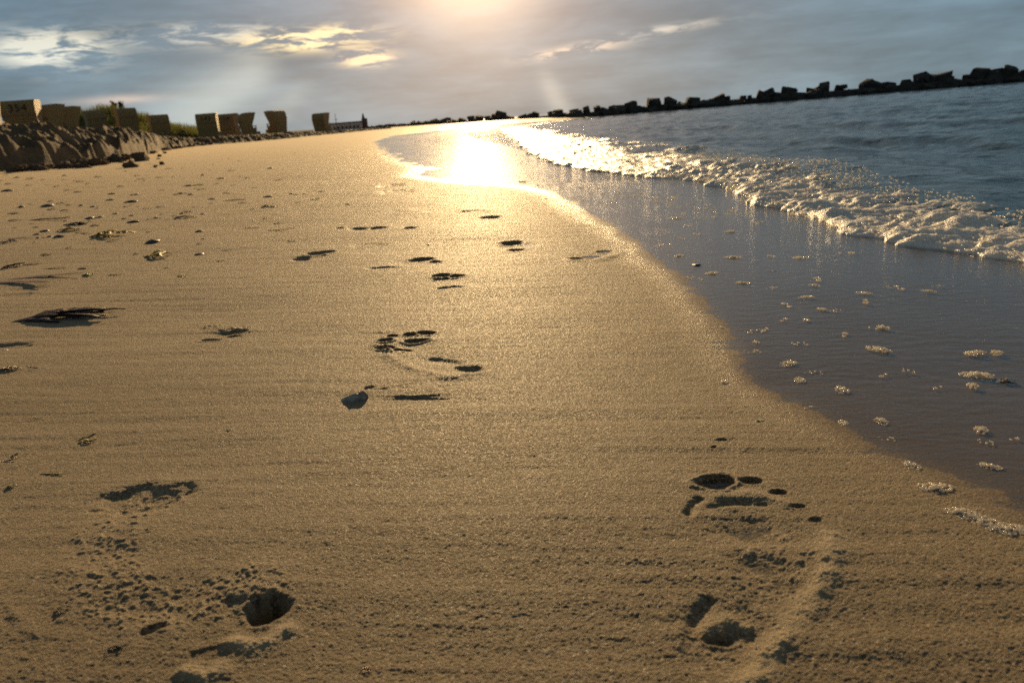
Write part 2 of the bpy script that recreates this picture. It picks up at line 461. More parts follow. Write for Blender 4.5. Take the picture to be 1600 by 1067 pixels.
def ridge(pts, hgt, wid, foot=None, lump=0.0, taper=False, pale=0.0):
    P = [at(*p) for p in pts]
    cy = sum(p.y for p in P) / len(P); sl = local(cx=0, cy=cy, r=max(abs(p.y - cy) for p in P) + wid * 3)
    if sl is None: return
    D = np.full(Z[sl].shape, 9.0)
    for a, b in zip(P[:-1], P[1:]):
        dx, dy = b.x - a.x, b.y - a.y; L2 = dx * dx + dy * dy + 1e-9
        t = np.clip(((X[sl] - a.x) * dx + (Y[sl] - a.y) * dy) / L2, 0, 1)
        D = np.minimum(D, np.hypot(X[sl] - a.x - t * dx, Y[sl] - a.y - t * dy))
    g = np.exp(-(D / wid) ** 2)
    if taper:
        a, b = P[0], P[-1]; L2 = (b.x - a.x) ** 2 + (b.y - a.y) ** 2; u = ((X[sl] - a.x) * (b.x - a.x) + (Y[sl] - a.y) * (b.y - a.y)) / L2
        g = g * sstep(1.02, .25, u) * sstep(-.03, .06, u) * np.clip(.6 + .9 * fbm(X[sl] * 22, Y[sl] * 50, 2, 12), 0, 1.3)
    Z[sl] += hgt * g * (1 + .3 * fbm(X[sl] * 60, Y[sl] * 60, 2, 8))
    if pale: PALE[sl] = np.maximum(PALE[sl], pale * g)  # lighter colour painted along the crest for the sunlit rim
    if lump: LUMP[sl] = np.maximum(LUMP[sl], lump * np.exp(-(D / wid) ** 4))
    if foot is not None: FID[sl][D < wid * 1.4] = foot


FOOT_LABEL = ['bare footprint with deep round big toe hole, toes pointing away', 'crumbly bare footprint with a deep toe pit at lower right',
              'curved footprint beyond the grey shell, toes in an arc', 'small broken footprint left of the curved one',
              'row of dark scuffed dents in the middle distance', 'shallow dent with a dark far rim', 'oval dent with sharp dark rim',
              'double dent just before the oval one', 'dark slit-like dent nearest the bright wet sand', 'faint pale-rimmed footprint by the water edge']
# right foot in the foreground
for a in ((1118, 755, .020, .016, .026, .35), (1172, 752, .013, .008, .005, -.1), (1216, 769, .010, .006, .006, 0), (1247, 791, .009, .004, .004, 0), (1275, 812, .007, .004, .002, 0),
          (1160, 850, .055, .045, .0012, 0), (1215, 910, .035, .05, .0012, 0),
          (1140, 1010, .040, .036, .0016, 0)): dent(*a, foot=0, rim=.06)
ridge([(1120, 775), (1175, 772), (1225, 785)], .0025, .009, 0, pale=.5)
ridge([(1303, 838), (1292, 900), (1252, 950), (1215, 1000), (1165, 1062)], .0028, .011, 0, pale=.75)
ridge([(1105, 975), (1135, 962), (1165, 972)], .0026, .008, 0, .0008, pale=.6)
dent(1122, 990, .012, .007, .005, foot=0)
ridge([(1108, 792), (1150, 786), (1196, 790)], -.0017, .0045, 0); ridge([(1076, 802), (1084, 788), (1092, 780)], -.004, .005, 0); ridge([(1082, 988), (1087, 960), (1108, 936)], -.003, .006, 0)
ridge([(1210, 855), (1245, 860), (1230, 890), (1180, 900)], .0, .032, 0, .0010)
ridge([(1110, 990), (1150, 1000), (1190, 985)], .0, .030, 0, .0010)
# left one, walked towards the lens
for a in ((222, 778, .060, .040, .0050, .1), (165, 850, .040, .060, .001, .3), (250, 930, .07, .035, .001, 0), (416, 952, .018, .019, .026, .2), (328, 1022, .020, .010, .0015, .2),
          (240, 985, .012, .006, .003, .6)): dent(*a, foot=1, rim=.03)
ridge([(225, 785), (178, 830), (150, 890), (205, 945), (290, 950), (390, 925)], .0015, .036, 1, .0016)
ridge([(395, 905), (360, 935), (330, 935)], .002, .03, 1, .0016)
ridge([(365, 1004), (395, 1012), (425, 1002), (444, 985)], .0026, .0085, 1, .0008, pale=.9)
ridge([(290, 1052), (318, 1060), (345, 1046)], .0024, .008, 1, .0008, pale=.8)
# the soles themselves: wide soft hollows that tie toes, ball and heel together
for a, f in (((1165, 822, .058, .034, .0050, -.2), 0), ((1200, 890, .036, .050, .0034, .2), 0), ((1150, 985, .042, .048, .0048, .1), 0), ((222, 790, .060, .046, .0048, .1), 1), ((168, 868, .036, .060, .0034, .4), 1),
             ((265, 945, .075, .046, .0045, .5), 1), ((370, 950, .05, .045, .004, .3), 1), ((640, 540, .05, .05, .0050, -.3), 2), ((690, 560, .055, .035, .0034, -.7), 2), ((735, 576, .038, .034, .0045, -.5), 2), ((350, 522, .05, .05, .0045, 0), 3),
             ((570, 358, .09, .09, .007, 0), 4), ((490, 402, .07, .07, .006, 0), 5), ((640, 410, .08, .07, .006, .1), 6), ((700, 437, .06, .06, .006, .1), 7), ((805, 383, .07, .08, .007, .1), 8), ((925, 401, .07, .06, .005, .2), 9)):
    dent(*a[:4], a[4] * .62, a[5], foot=f, rim=.08, soft=.98)
# the others
for a in ((665, 519, .019, .012, .007, -.2), (640, 522, .012, .012, .007, 0), (613, 524, .012, .010, .007, 0), (602, 531, .014, .012, .010, .2), (602, 543, .018, .013, .009, .1), (628, 546, .022, .010, .006, -.2),
          (650, 531, .024, .010, .006, .1), (690, 562, .050, .018, .0018, -.5), (735, 576, .028, .018, .0028, -.4)): dent(*a, foot=2)
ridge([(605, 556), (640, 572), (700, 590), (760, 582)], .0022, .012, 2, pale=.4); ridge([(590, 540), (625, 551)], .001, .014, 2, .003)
for a in ((372, 516, .018, .010, .006, 0), (355, 519, .014, .008, .005, 0), (330, 530, .022, .015, .005, 0), (365, 523, .014, .008, .006, 0)): dent(*a, foot=3)
ridge([(330, 508), (360, 514), (378, 512)], .001, .02, 3, .0035)
for a in ((592, 356, .040, .035, .009, 0), (560, 357, .040, .028, .006, 0), (530, 357, .02, .03, .008, 0), (640, 357, .032, .04, .008, 0)): dent(*a, foot=4)
for a in ((497, 397, .036, .026, .008, 0), (515, 395, .02, .03, .008, 0), (470, 405, .03, .04, .005, 0)): dent(*a, foot=5)
for a in ((660, 405, .036, .028, .009, .1), (600, 420, .05, .03, .004, .1), (680, 409, .02, .02, .006, 0)): dent(*a, foot=6)
for a in ((690, 431, .025, .022, .011, .1), (714, 432, .020, .016, .008, 0), (690, 436, .02, .012, .007, 0), (705, 450, .04, .02, .003, 0)): dent(*a, foot=7)
for a in ((800, 378, .042, .035, .010, .1), (806, 389, .03, .03, .008, 0)): dent(*a, foot=8)
for a in ((900, 405, .022, .02, .009, .3), (925, 401, .03, .018, .005, .2), (945, 393, .03, .02, .006, .2)): dent(*a, foot=9)
ridge([(890, 408), (930, 408), (965, 398)], .003, .02, 9)
for a in ((740, 331, .08, .09, .006, 0), (765, 339, .05, .06, .008, 0), (610, 290, .10, .2, .012, 0), (620, 299, .12, .2, .010, 0), (575, 383, .07, .05, .004, 0), (10, 541, .05, .03, .003, 0),
          (40, 452, .05, .05, .003, 0), (25, 462, .05, .04, .003, 0), (1128, 688, .006, .003, .004, 0), (1115, 700, .004, .003, .003, 0)): dent(*a)
# swash streaks drawn out behind the shell and the kelp
for pts, h, w in ((((575, 610), (620, 606), (720, 604), (860, 596)), -.0028, .004), (((575, 617), (640, 620), (760, 614)), .0028, .005), (((572, 626), (640, 624), (700, 625), (830, 627)), -.0032, .004),
                  (((570, 606), (590, 602), (612, 601)), .004, .004), (((572, 614), (600, 607), (640, 600), (700, 596)), -.002, .004), (((150, 484), (220, 474), (330, 470)), -.003, .006), (((150, 488), (240, 480)), .002, .006),
                  (((120, 700), (250, 690), (420, 680)), -.0018, .006), (((0, 735), (60, 722), (150, 705)), -.0025, .006), (((30, 660), (200, 640), (400, 632)), -.0015, .007), (((0, 560), (90, 545), (200, 540)), -.002, .007),
                  (((5, 940), (50, 990), (75, 1050)), .003, .007), (((880, 585), (960, 600), (1040, 640)), -.0015, .008)):
    ridge(pts, h * (.7 if pts[0][0] > 560 and pts[0][0] < 600 else .55), w * .8, taper=True)
Z += LUMP * (np.maximum(0, fbm(X * 250, Y * 250, 2, 80) + .05) * .7 + .25 * fbm(X * 70, Y * 70, 2, 81))
V = np.stack([X, Y, Z], -1).reshape(-1, 3); F = quads(*X.shape); NR = grid_normals(X, Y, Z)
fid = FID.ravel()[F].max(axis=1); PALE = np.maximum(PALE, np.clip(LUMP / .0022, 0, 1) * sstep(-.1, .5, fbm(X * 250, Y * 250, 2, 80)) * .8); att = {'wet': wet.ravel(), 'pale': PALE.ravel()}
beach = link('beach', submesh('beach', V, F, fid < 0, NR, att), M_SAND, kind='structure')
for i, lb in enumerate(FOOT_LABEL):
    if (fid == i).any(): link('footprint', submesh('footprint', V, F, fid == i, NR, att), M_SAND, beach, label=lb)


def sand_z(x, y):
    """height of the finished beach mesh at a point"""
    i = int(np.argmin(np.abs(yr - y))); j = int(np.argmin(np.abs(X[i] - x))); return float(Z[i, j])


# ------------------------------------------------------------------ bank, dune
ba = np.radians(np.concatenate([np.linspace(-75, -36, 60, endpoint=False), np.linspace(-36, -7.5, 620)]))
bs = np.concatenate([np.linspace(-.9, -.2, 6, endpoint=False), np.linspace(-.2, 3.2, 110, endpoint=False), np.linspace(3.2, 14, 70, endpoint=False), np.linspace(14, 90, 24)])
BR = np.interp(ba, BK_A, BK_R)[None, :] + bs[:, None]; BA = np.repeat(ba[None, :], len(bs), 0)
bx, by = BR * np.sin(BA), BR * np.cos(BA); bz = bank_z(bx, by)
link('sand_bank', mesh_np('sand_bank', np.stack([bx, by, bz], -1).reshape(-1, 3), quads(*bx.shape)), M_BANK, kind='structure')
DU = [(-500, 1.4), (-100, 1.2), (40, 1.2), (80, 1.7), (120, 2.4), (170, 2.5), (205, 2.2), (235, 1.6), (275, .8), (320, .2), (380, -.4), (480, -.6)]
DU_A = np.array([px_az(p) for p, h in DU]); DU_H = np.array([h for p, h in DU])


def dune_z(x, y):
    r = np.hypot(x, y); a = np.arctan2(x, y)
    return np.interp(a, DU_A, DU_H) * sstep(58, 70, r) * (1 + .06 * fbm(x * .3, y * .3, 3, 90)) + .3 * sstep(56, 60, r) - .35 * (1 - sstep(56, 58, r)) + .45


da_ = np.radians(np.linspace(-75, -13, 160)); dr_ = np.concatenate([np.linspace(56, 78, 40), np.linspace(75, 400, 14)])
DA, DR = np.meshgrid(da_, dr_); dx, dy = DR * np.sin(DA), DR * np.cos(DA)
link('dune', mesh_np('dune', np.stack([dx, dy, dune_z(dx, dy)], -1).reshape(-1, 3), quads(*dx.shape)), simple('dune_soil', (.10, .095, .04), (.16, .13, .07), 1.5, .9), kind='structure')
rng = np.random.default_rng(4)
n = 26000
ga = np.radians(rng.uniform(-36, -19.5, n)); gr = rng.uniform(58.5, 74, n); gx, gy = gr * np.sin(ga), gr * np.cos(ga)
gz = dune_z(gx, gy); gh = rng.uniform(.25, .75, n) * (0.7 + .5 * np.clip(fbm(gx * .8, gy * .8, 2, 33) + .4, 0, 1)); yaw = rng.uniform(0, 6.28, n); ln = rng.uniform(-.3, .3, (n, 2)) * gh[:, None]
w = rng.uniform(.015, .04, n)
gv = np.stack([np.stack([gx - np.cos(yaw) * w, gy - np.sin(yaw) * w, gz - .05], -1), np.stack([gx + np.cos(yaw) * w, gy + np.sin(yaw) * w, gz - .05], -1),
               np.stack([gx + ln[:, 0], gy + ln[:, 1], gz + gh], -1)], 1).reshape(-1, 3)
link('dune_grass', mesh_np('dune_grass', gv, np.arange(3 * n).reshape(-1, 3), False), M_GRASS, kind='stuff', label='dark green grass growing on the dune behind the beach chairs', cat='grass')


# ------------------------------------------------------------------ sea, wave, swash film, foam
FR_Y = np.array([-6, .3, 1.2, 1.695, 1.8, 2.126, 2.46, 2.9, 3.29, 3.88, 4.63, 5.9, 7.6, 10, 16.5, 30, 44, 60, 120])
FR_X = np.array([1.9, 1.45, 1.26, 1.204, 1.196, 1.127, 1.067, 1.10, .998, 1.128, 1.053, .699, .463, .42, .354, 0.2, 3.5, 14, 20])
BACK = lambda y: np.interp(y, [0, 2.5, 4.2, 6.2, 9.5, 22, 40], [.60, .62, .78, 1.2, 1.25, 1.1, .8])
CREST = lambda y: np.interp(y, [0, 2.4, 3.5, 5, 8, 16, 30, 45], [.012, .020, .042, .062, .065, .055, .04, .0])


def front_x(y): return np.interp(y, FR_Y, FR_X) + .05 * fbm(y * 2.3, y * 0, 3, 100) * sstep(60, 20, y)


def film_z(x, y):
    d = edge_x(y) - x
    return np.maximum(base_z(x, y) + np.clip(-(d + .05) * .012, -.006, .0030), .004)


def sea_z(x, y):
    q = x - front_x(y); bk = BACK(y); r = np.hypot(x, y)
    z = .0
    for lam, amp, th, ph in ((2.6, .020, .35, 0), (1.35, .012, -.2, 1.3), (.8, .008, .75, 2.1), (.47, .005, -.55, .4), (.29, .003, .2, 5.)):
        u = (x * math.cos(th) + y * math.sin(th)) / lam * 6.283 + ph + 1.5 * fbm(x / lam * .35, y / lam * .35, 2, 110)
        z = z + amp * (np.sin(u) + .35 * np.sin(2 * u)) * (1 - sstep(9 * lam + 6, 30 * lam + 30, r))
    z = z * sstep(.2, 2.6, q) + .012 * fbm(x * 2, y * 2, 3, 120) * sstep(.1, .8, q)
    c = .72 * bk
    prof = np.where(q < c, sstep(-.05, 1, q / c), 1 - sstep(0, 1.5, (q - c) / bk))
    z = z + CREST(y) * prof * (1 + .35 * fbm(y * 1.3, q * 2, 2, 130))
    return np.where(q < 0, -.03 + np.maximum(q, -1) * .05, z + .006)


sa_ = np.radians(np.concatenate([np.linspace(-80, -12, 30, endpoint=False), np.linspace(-12, 42, 560), np.linspace(42, 100, 30)[1:]]))
sr_ = np.concatenate([np.geomspace(1.0, 60, 460, endpoint=False), np.geomspace(60, 9000, 60)])
SA, SR = np.meshgrid(sa_, sr_); sx, sy = SR * np.sin(SA), SR * np.cos(SA); sz = sea_z(sx, sy)
sz = np.where(sx < edge_x(sy) - .3, -.04, sz)
link('sea', mesh_np('sea', np.stack([sx, sy, sz], -1).reshape(-1, 3), quads(*sx.shape)), M_SEA, kind='structure')

fy = .38 / np.tan(np.radians(np.concatenate([np.linspace(58, 5, 230, endpoint=False), np.linspace(5, .45, 120)])))
fy = np.concatenate([np.linspace(-4, .2, 20), fy]); fu = np.linspace(0, 1, 240)
lo = edge_x(fy) - .25 - .02 * np.clip(fy, 0, 10); hi = front_x(fy) + .5
FX = lo[:, None] + (hi - lo)[:, None] * fu[None, :]; FY = np.repeat(fy[:, None], len(fu), 1)
FZ = film_z(FX, FY) + .0012 * fbm(FX * 3, FY * 3, 2, 140) * sstep(0, .3, FX - edge_x(FY)) + .002 * fbm(FX * 9, FY * 5, 3, 141) * sstep(4.5, 9, FY)
link('swash_water', mesh_np('swash_water', np.stack([FX, FY, FZ], -1).reshape(-1, 3), quads(*FX.shape)), M_FILM, kind='structure')

my = np.concatenate([np.linspace(-3, 1.0, 40, endpoint=False), np.linspace(1.0, 5, 480, endpoint=False), np.geomspace(5, 45, 260)])
mq = np.concatenate([np.linspace(-.06, .12, 26, endpoint=False), np.linspace(.12, 1.7, 150)])
MY = np.repeat(my[:, None], len(mq), 1); MQ = np.repeat(mq[None, :], len(my), 0); MX = front_x(MY) + MQ
jag = .055 * fbm(MY * 7, MY * 0, 3, 150); qe = MQ + jag
rel = qe / BACK(MY)
body = .015 * sstep(0, .06, qe) * (1 - .5 * sstep(.1, .6, rel))
lumps = .022 * (np.abs(fbm(MX * 5, MY * 8, 2, 160)) - .33) + .011 * (np.abs(fbm(MX * 15, MY * 20, 2, 161)) - .3) + .0040 * fbm(MX * 55, MY * 55, 2, 163)
cover = sstep(0, .02, qe) * 1.0 - 1.25 * sstep(.45, 1.15, rel + .25 * fbm(MX * 3, MY * 3, 2, 162))
MZ = np.maximum(film_z(MX, MY), sea_z(MX, MY)) + body + lumps * sstep(0, .08, qe) - .035 * (1 - np.clip(cover, -1, 1)) * 1.0
link('wave_foam', mesh_np('wave_foam', np.stack([MX, MY, MZ], -1).reshape(-1, 3), quads(*MX.shape)), M_FOAM, kind='stuff', label='cream coloured foam along the front of the small breaking wave', cat='foam')


def ico(sub=1):
    bm = bmesh.new(); bmesh.ops.create_icosphere(bm, subdivisions=sub, radius=1.0)
    v = np.array([p.co[:] for p in bm.verts]); f = np.array([[p.index for p in q.verts] for q in bm.faces]); bm.free(); return v, f


IV, IF = ico(1); IV2, IF2 = ico(2)


def many_balls(name, P, R):
    v = (IV[None] * R[:, None, None] * np.array([1, 1, .8])[None, None] + P[:, None]).reshape(-1, 3)
    f = (IF[None] + (np.arange(len(P)) * len(IV))[:, None, None]).reshape(-1, 3); return mesh_np(name, v, f)


n = 6500
by_ = np.concatenate([rng.uniform(1.2, 6, n // 2), np.exp(rng.uniform(math.log(4), math.log(26), n - n // 2))])
rl = np.where(rng.random(n) < .35, rng.uniform(0, .08, n), rng.uniform(.1, 1.0, n)); bq = rl * BACK(by_); bx_ = front_x(by_) + bq
bz_ = np.maximum(film_z(bx_, by_), sea_z(bx_, by_)) + rng.uniform(0, .03, n) * (1 - .5 * rl)
link('bubble_spray', many_balls('bubble_spray', np.stack([bx_, by_, bz_], -1), rng.uniform(.0012, .0040, n) * (1 + by_ * .03)), M_BUB, kind='stuff', label='glittering bubbles tossed up along the foaming wave', cat='bubbles')


# foam flecks lying on the film, each one its own raft of bubbles
def fleck_mesh(seed, k):
    g = np.random.default_rng(seed); a = g.uniform(0, 6.28, k); r = np.sqrt(g.random(k)); P = np.stack([r * np.cos(a), .62 * r * np.sin(a), .10 + .16 * (1 - r) * g.random(k)], -1)
    return many_balls('foam_fleck', P, g.uniform(.07, .17, k) * (1.15 - .5 * r) * (1.0 if k > 20 else 1.5))


FLM = [fleck_mesh(s, 64) for s in range(4)] + [fleck_mesh(s + 9, 9) for s in range(3)]
for m_ in FLM: m_.materials.append(M_FOAM if False else M_BUB)


def fleck(px, py, wpx, label, mesh, group, rz=0.0):
    d = ray(px, py); z = .05
    for _ in range(30):
        t = (z - ZC) / d.z; z = .5 * z + .5 * float(film_z(d.x * t, d.y * t))
    o = link('foam_fleck', mesh, None, label=label, cat='foam', group=group)
    r = t * wpx / FPX / 2; o.location = (d.x * t, d.y * t, max(z, float(base_z(d.x * t, d.y * t))) - .08 * r); o.scale = (r * 1.15, r * 1.15, r * .85); o.rotation_euler = (0, 0, rz)


BIG = [(1459, 763, 42, 'largest oval foam raft at the near edge of the wet sand'), (1232, 568, 30, 'bright foam raft nearest the dry sand in mid film'), (1316, 609, 28, 'round domed foam raft in the middle of the film'),
       (1373, 546, 32, 'wide flat foam raft above the domed one'), (1527, 586, 36, 'wide foam raft near right edge beside a dark weed scrap'), (1523, 552, 28, 'flat foam raft above the wide one at right'),
       (1533, 672, 25, 'round foam raft at right halfway down the film'), (1424, 727, 27, 'foam raft just beyond the largest oval one'), (1546, 728, 25, 'foam raft at right level with the largest one'),
       (1260, 464, 21, 'foam raft in the far film left of centre, beyond the bright one'), (1112, 427, 24, 'foam raft just right of the dark pebble'), (1318, 661, 20, 'small foam raft below the domed one')]
for i, (x, y, wd, lb) in enumerate(BIG): fleck(x, y, wd, lb, FLM[i % 4], 'foam rafts on the wet film', i * .7)
for i, (x, y) in enumerate([(1495, 800), (1515, 806), (1535, 815), (1552, 822), (1572, 828), (1592, 829)]):
    fleck(x, y, 30, 'piece of the foam strip along the swash edge at lower right', FLM[i % 4], 'foam strip at the swash edge', .3 * i)
small = [(1185, 347), (1110, 340), (1145, 330), (1055, 341), (1075, 352), (1088, 366), (1145, 402), (1178, 350), (1206, 400), (1250, 403), (1077, 434), (1094, 436), (1160, 442), (1205, 450), (1230, 477), (1350, 458), (1390, 448), (1404, 450),
         (1450, 455), (1465, 447), (1278, 437), (1272, 446), (1306, 485), (1352, 471), (1380, 512), (1372, 511), (1320, 523), (1285, 483), (1178, 518), (1195, 515), (1182, 535), (1175, 549), (1225, 500), (1260, 500), (1250, 537), (1380, 586), (1377, 658),
         (1385, 685), (1264, 637), (1250, 594), (1275, 582), (1465, 605), (1520, 603), (1540, 690), (1585, 686), (1557, 551), (1420, 580), (1118, 512), (1130, 598), (1115, 540), (1322, 396), (1140, 362), (1035, 360), (1040, 383), (1060, 400), (1065, 372)]
for i, (x, y) in enumerate(small): fleck(x, y, 14 + (i * 7) % 11, 'small cluster of foam bubbles on the wet film', FLM[4 + i % 3] if i % 3 else FLM[i % 4], 'small foam clusters', i)
g = random.Random(5)
for i in range(80):
    x = g.uniform(840, 1180); y = 275 + (x - 850) * .12 + abs(g.gauss(0, 1)) * 16 + 8
    fleck(x, y, g.uniform(6, 12), 'tiny foam speck below the breaking wave', FLM[4 + i % 3], 'tiny foam specks', i)


# ------------------------------------------------------------------ stone breakwater
def hull_rock(seed):
    q = random.Random(seed); bm = bmesh.new()
    for k in range(8):
        for e in range(2): bm.verts.new([(.72 if k >> a & 1 else -.72) * q.uniform(.65, 1.2) for a in range(3)])
    r = bmesh.ops.convex_hull(bm, input=bm.verts); bmesh.ops.delete(bm, geom=[e for e in r['geom_interior'] if isinstance(e, bmesh.types.BMVert)], context='VERTS')
    return bm_mesh('rock', bm)


RK = [hull_rock(s) for s in range(9)]
for m_ in RK: m_.materials.append(M_ROCK)
bw = link('stone_breakwater', None, label='long dark breakwater of piled boulders across the water', cat='breakwater'); bw.location = (20, 52, -.3)
PW = [(46, 50), (20, 52), (6, 54), (0, 60), (-4, 70), (-8, 88), (-14, 112), (-24, 150)]
hs = lambda x: float(np.interp(x, [-24, 0, 12, 25, 40], [.75, .60, .66, .82, 1.15]))       # the mole is higher towards its head
g = random.Random(11); cnt = 0
for (x0, y0), (x1, y1) in zip(PW[:-1], PW[1:]):
    L = math.hypot(x1 - x0, y1 - y0); k = int(L / (.62 if x0 > 5 else 1.3))
    for i in range(k):
        t = (i + g.random()) / k; cx, cy = x0 + (x1 - x0) * t, y0 + (y1 - y0) * t
        for row, (zz, ss, off) in enumerate(((.08, .46, -.8), (.62, .40, 0.0))):
            if cnt >= 296: break
            o = link('rock', RK[g.randrange(9)], None, bw); cnt += 1
            s_ = ss * g.choice((.6, .8, 1.0, 1.0, 1.35)) * g.uniform(.85, 1.2); low_ = hs(cx); s_ *= .55 + .45 * low_
            o.location = Vector((cx + g.uniform(-.2, .2), cy + off + g.uniform(-.3, .3), zz * low_ * g.uniform(.8, 1.25))) - bw.location
            o.scale = (s_ * g.uniform(.9, 1.5), s_, s_ * g.uniform(.75, 1.1)); o.rotation_euler = (g.uniform(-.4, .4), g.uniform(-.4, .4), g.uniform(0, 6.3))
bm = bmesh.new()
for (x0, y0), (x1, y1) in zip(PW[:-1], PW[1:]):
    dv = Vector((x1 - x0, y1 - y0, 0)); nv = Vector((-dv.y, dv.x, 0)).normalized(); a = Vector((x0, y0, 0)) - bw.location; b = a + dv
    a.z = b.z = 0; ha, hb = .30 + .52 * hs(x0), .30 + .52 * hs(x1); up_ = lambda z: Vector((0, 0, z))
    vs = [bm.verts.new(p) for p in (a - nv * 1.1 + up_(-.4), a + nv * 1.1 + up_(-.4), a + nv * .4 + up_(ha), a - nv * .4 + up_(ha), b - nv * 1.1 + up_(-.4), b + nv * 1.1 + up_(-.4), b + nv * .4 + up_(hb), b - nv * .4 + up_(hb))]
    for q in ((0, 3, 7, 4), (3, 2, 6, 7), (2, 1, 5, 6), (0, 1, 2, 3), (4, 7, 6, 5)): bm.faces.new([vs[k] for k in q])
link('rubble_core', bm_mesh('rubble_core', bm), M_ROCK, bw)


# ------------------------------------------------------------------ hooded beach chairs
def text_mesh(s, size):
    c = bpy.data.curves.new('number', 'FONT'); c.body = s; c.size = size; c.extrude = .004; c.align_x = 'CENTER'; c.space_character = 1.15
    o = bpy.data.objects.new('tmp', c); COL.objects.link(o); me = bpy.data.meshes.new_from_object(o.evaluated_get(bpy.context.evaluated_depsgraph_get()))
    bpy.data.objects.remove(o); bpy.data.curves.remove(c); me.name = 'number'; me.materials.clear(); me.materials.append(M_INK); return me


PROF = [(-.40, .50), (-.47, .80), (-.50, 1.12), (-.48, 1.38), (-.41, 1.53), (-.26, 1.61), (.10, 1.63), (.50, 1.60)]


def chair_meshes():
    W = .60; out = {}
    bm = bmesh.new(); vs = box(bm, -W, W, -.42, .42, .07, .52)
    for v in vs:
        if v.co.z < .3: v.co.x *= .95; v.co.y *= .93
    bmesh.ops.bevel(bm, geom=bm.edges[:], offset=.015, segments=1, affect='EDGES'); out['base'] = (bm_mesh('base', bm), M_WICK)
    bm = bmesh.new(); T = .03
    inner = [(y + (.03 if i < 5 else .0), z - (.0 if i < 3 else .03)) for i, (y, z) in enumerate(PROF)]
    ov = [[bm.verts.new((sx * W, y, z)) for sx in (-1, 1)] for y, z in PROF]; iv = [[bm.verts.new((sx * (W - T), y, z)) for sx in (-1, 1)] for y, z in inner]
    for a in range(len(PROF) - 1):
        bm.faces.new((ov[a][0], ov[a][1], ov[a + 1][1], ov[a + 1][0])); bm.faces.new((iv[a][1], iv[a][0], iv[a + 1][0], iv[a + 1][1]))
    bm.faces.new((ov[-1][0], ov[-1][1], iv[-1][1], iv[-1][0])); out['hood'] = (bm_mesh('hood', bm, True), M_WICK)
    for k, sx in enumerate((-1, 1)):
        bm = bmesh.new(); loop = PROF + [(.36, 1.22), (.20, .86), (.14, .50)]
        A = [bm.verts.new((sx * (W + .002), y, z)) for y, z in loop]; B = [bm.verts.new((sx * (W - T), y * .985, z - .004)) for y, z in loop]
        bm.faces.new(A if sx > 0 else A[::-1]); bm.faces.new(B[::-1] if sx > 0 else B)
        for i in range(len(loop)): bm.faces.new((A[i], A[(i + 1) % len(loop)], B[(i + 1) % len(loop)], B[i]))
        bmesh.ops.recalc_face_normals(bm, faces=bm.faces); out['side_panel%d' % k] = (bm_mesh('side_panel', bm), M_WICK)
        bm = bmesh.new(); box(bm, sx * .53 - .06, sx * .53 + .06, -.10, .44, .53, .60); box(bm, sx * .53 - .035, sx * .53 + .035, .36, .42, .5, .72); box(bm, sx * .53 - .07, sx * .53 + .07, -.05, .46, .72, .76)
        out['armrest%d' % k] = (bm_mesh('armrest', bm), M_WOOD)
        bm = bmesh.new(); box(bm, sx * .45 - .05, sx * .45 + .05, -.48, .50, -.02, .068); out['skid%d' % k] = (bm_mesh('skid', bm), M_WOOD)
    bm = bmesh.new(); box(bm, -.46, .46, -.34, .38, .523, .62); bmesh.ops.bevel(bm, geom=bm.edges[:], offset=.03, segments=2, affect='EDGES'); out['seat_cushion'] = (bm_mesh('seat_cushion', bm, True), M_CUSH)
    bm = bmesh.new(); vs = box(bm, -.50, .50, -.40, -.30, .63, 1.40); bmesh.ops.bevel(bm, geom=bm.edges[:], offset=.03, segments=2, affect='EDGES'); out['back_cushion'] = (bm_mesh('back_cushion', bm, True), M_CUSH)
    bm = bmesh.new(); box(bm, -.52, .52, .424, .64, .10, .36); out['footrest'] = (bm_mesh('footrest', bm), M_WICK)
    bm = bmesh.new(); box(bm, -.62, .62, -.525, -.497, 1.04, 1.10); out['back_rail'] = (bm_mesh('back_rail', bm), M_WOOD)
    return out


CH = chair_meshes()
for n_, (me, m_) in CH.items(): me.materials.append(m_)
CHAIRS = [  # centre px, top px, facing (deg, 0 = away from the sea wind, clockwise), number, label
    (-42, 150, -12, None, 'hooded wicker beach chair cut off by the left picture edge'),
    (30, 157, -15, '354', 'wicker beach chair numbered 354 with sunlit right side'),
    (68, 164, 20, None, 'brown beach chair half hidden right behind the one numbered 354'),
    (95, 168, 25, '1376', 'wicker beach chair with a dark four digit number, left of the dune grass'),
    (146, 175, -40, None, 'small beach chair with bright hood edge, left one in front of the dune grass'),
    (196, 180, -42, None, 'small beach chair with bright hood edge below the two conifer tops'),
    (246, 182, -35, None, 'small dark beach chair at the right end of the dune grass'),
    (322, 178, -10, '141', 'upright beach chair with a number and thin sunlit right edge behind a sand mound'),
    (356, 185, 5, '1330', 'low beach chair squeezed between two taller ones, number on its back'),
    (384, 176, 62, None, 'beach chair in profile with its hood tip pointing right'),
    (430, 180, -68, None, 'beach chair in profile with its hood tip pointing left'),
    (501, 181, 22, None, 'lone beach chair farthest right, beside the pale building')]
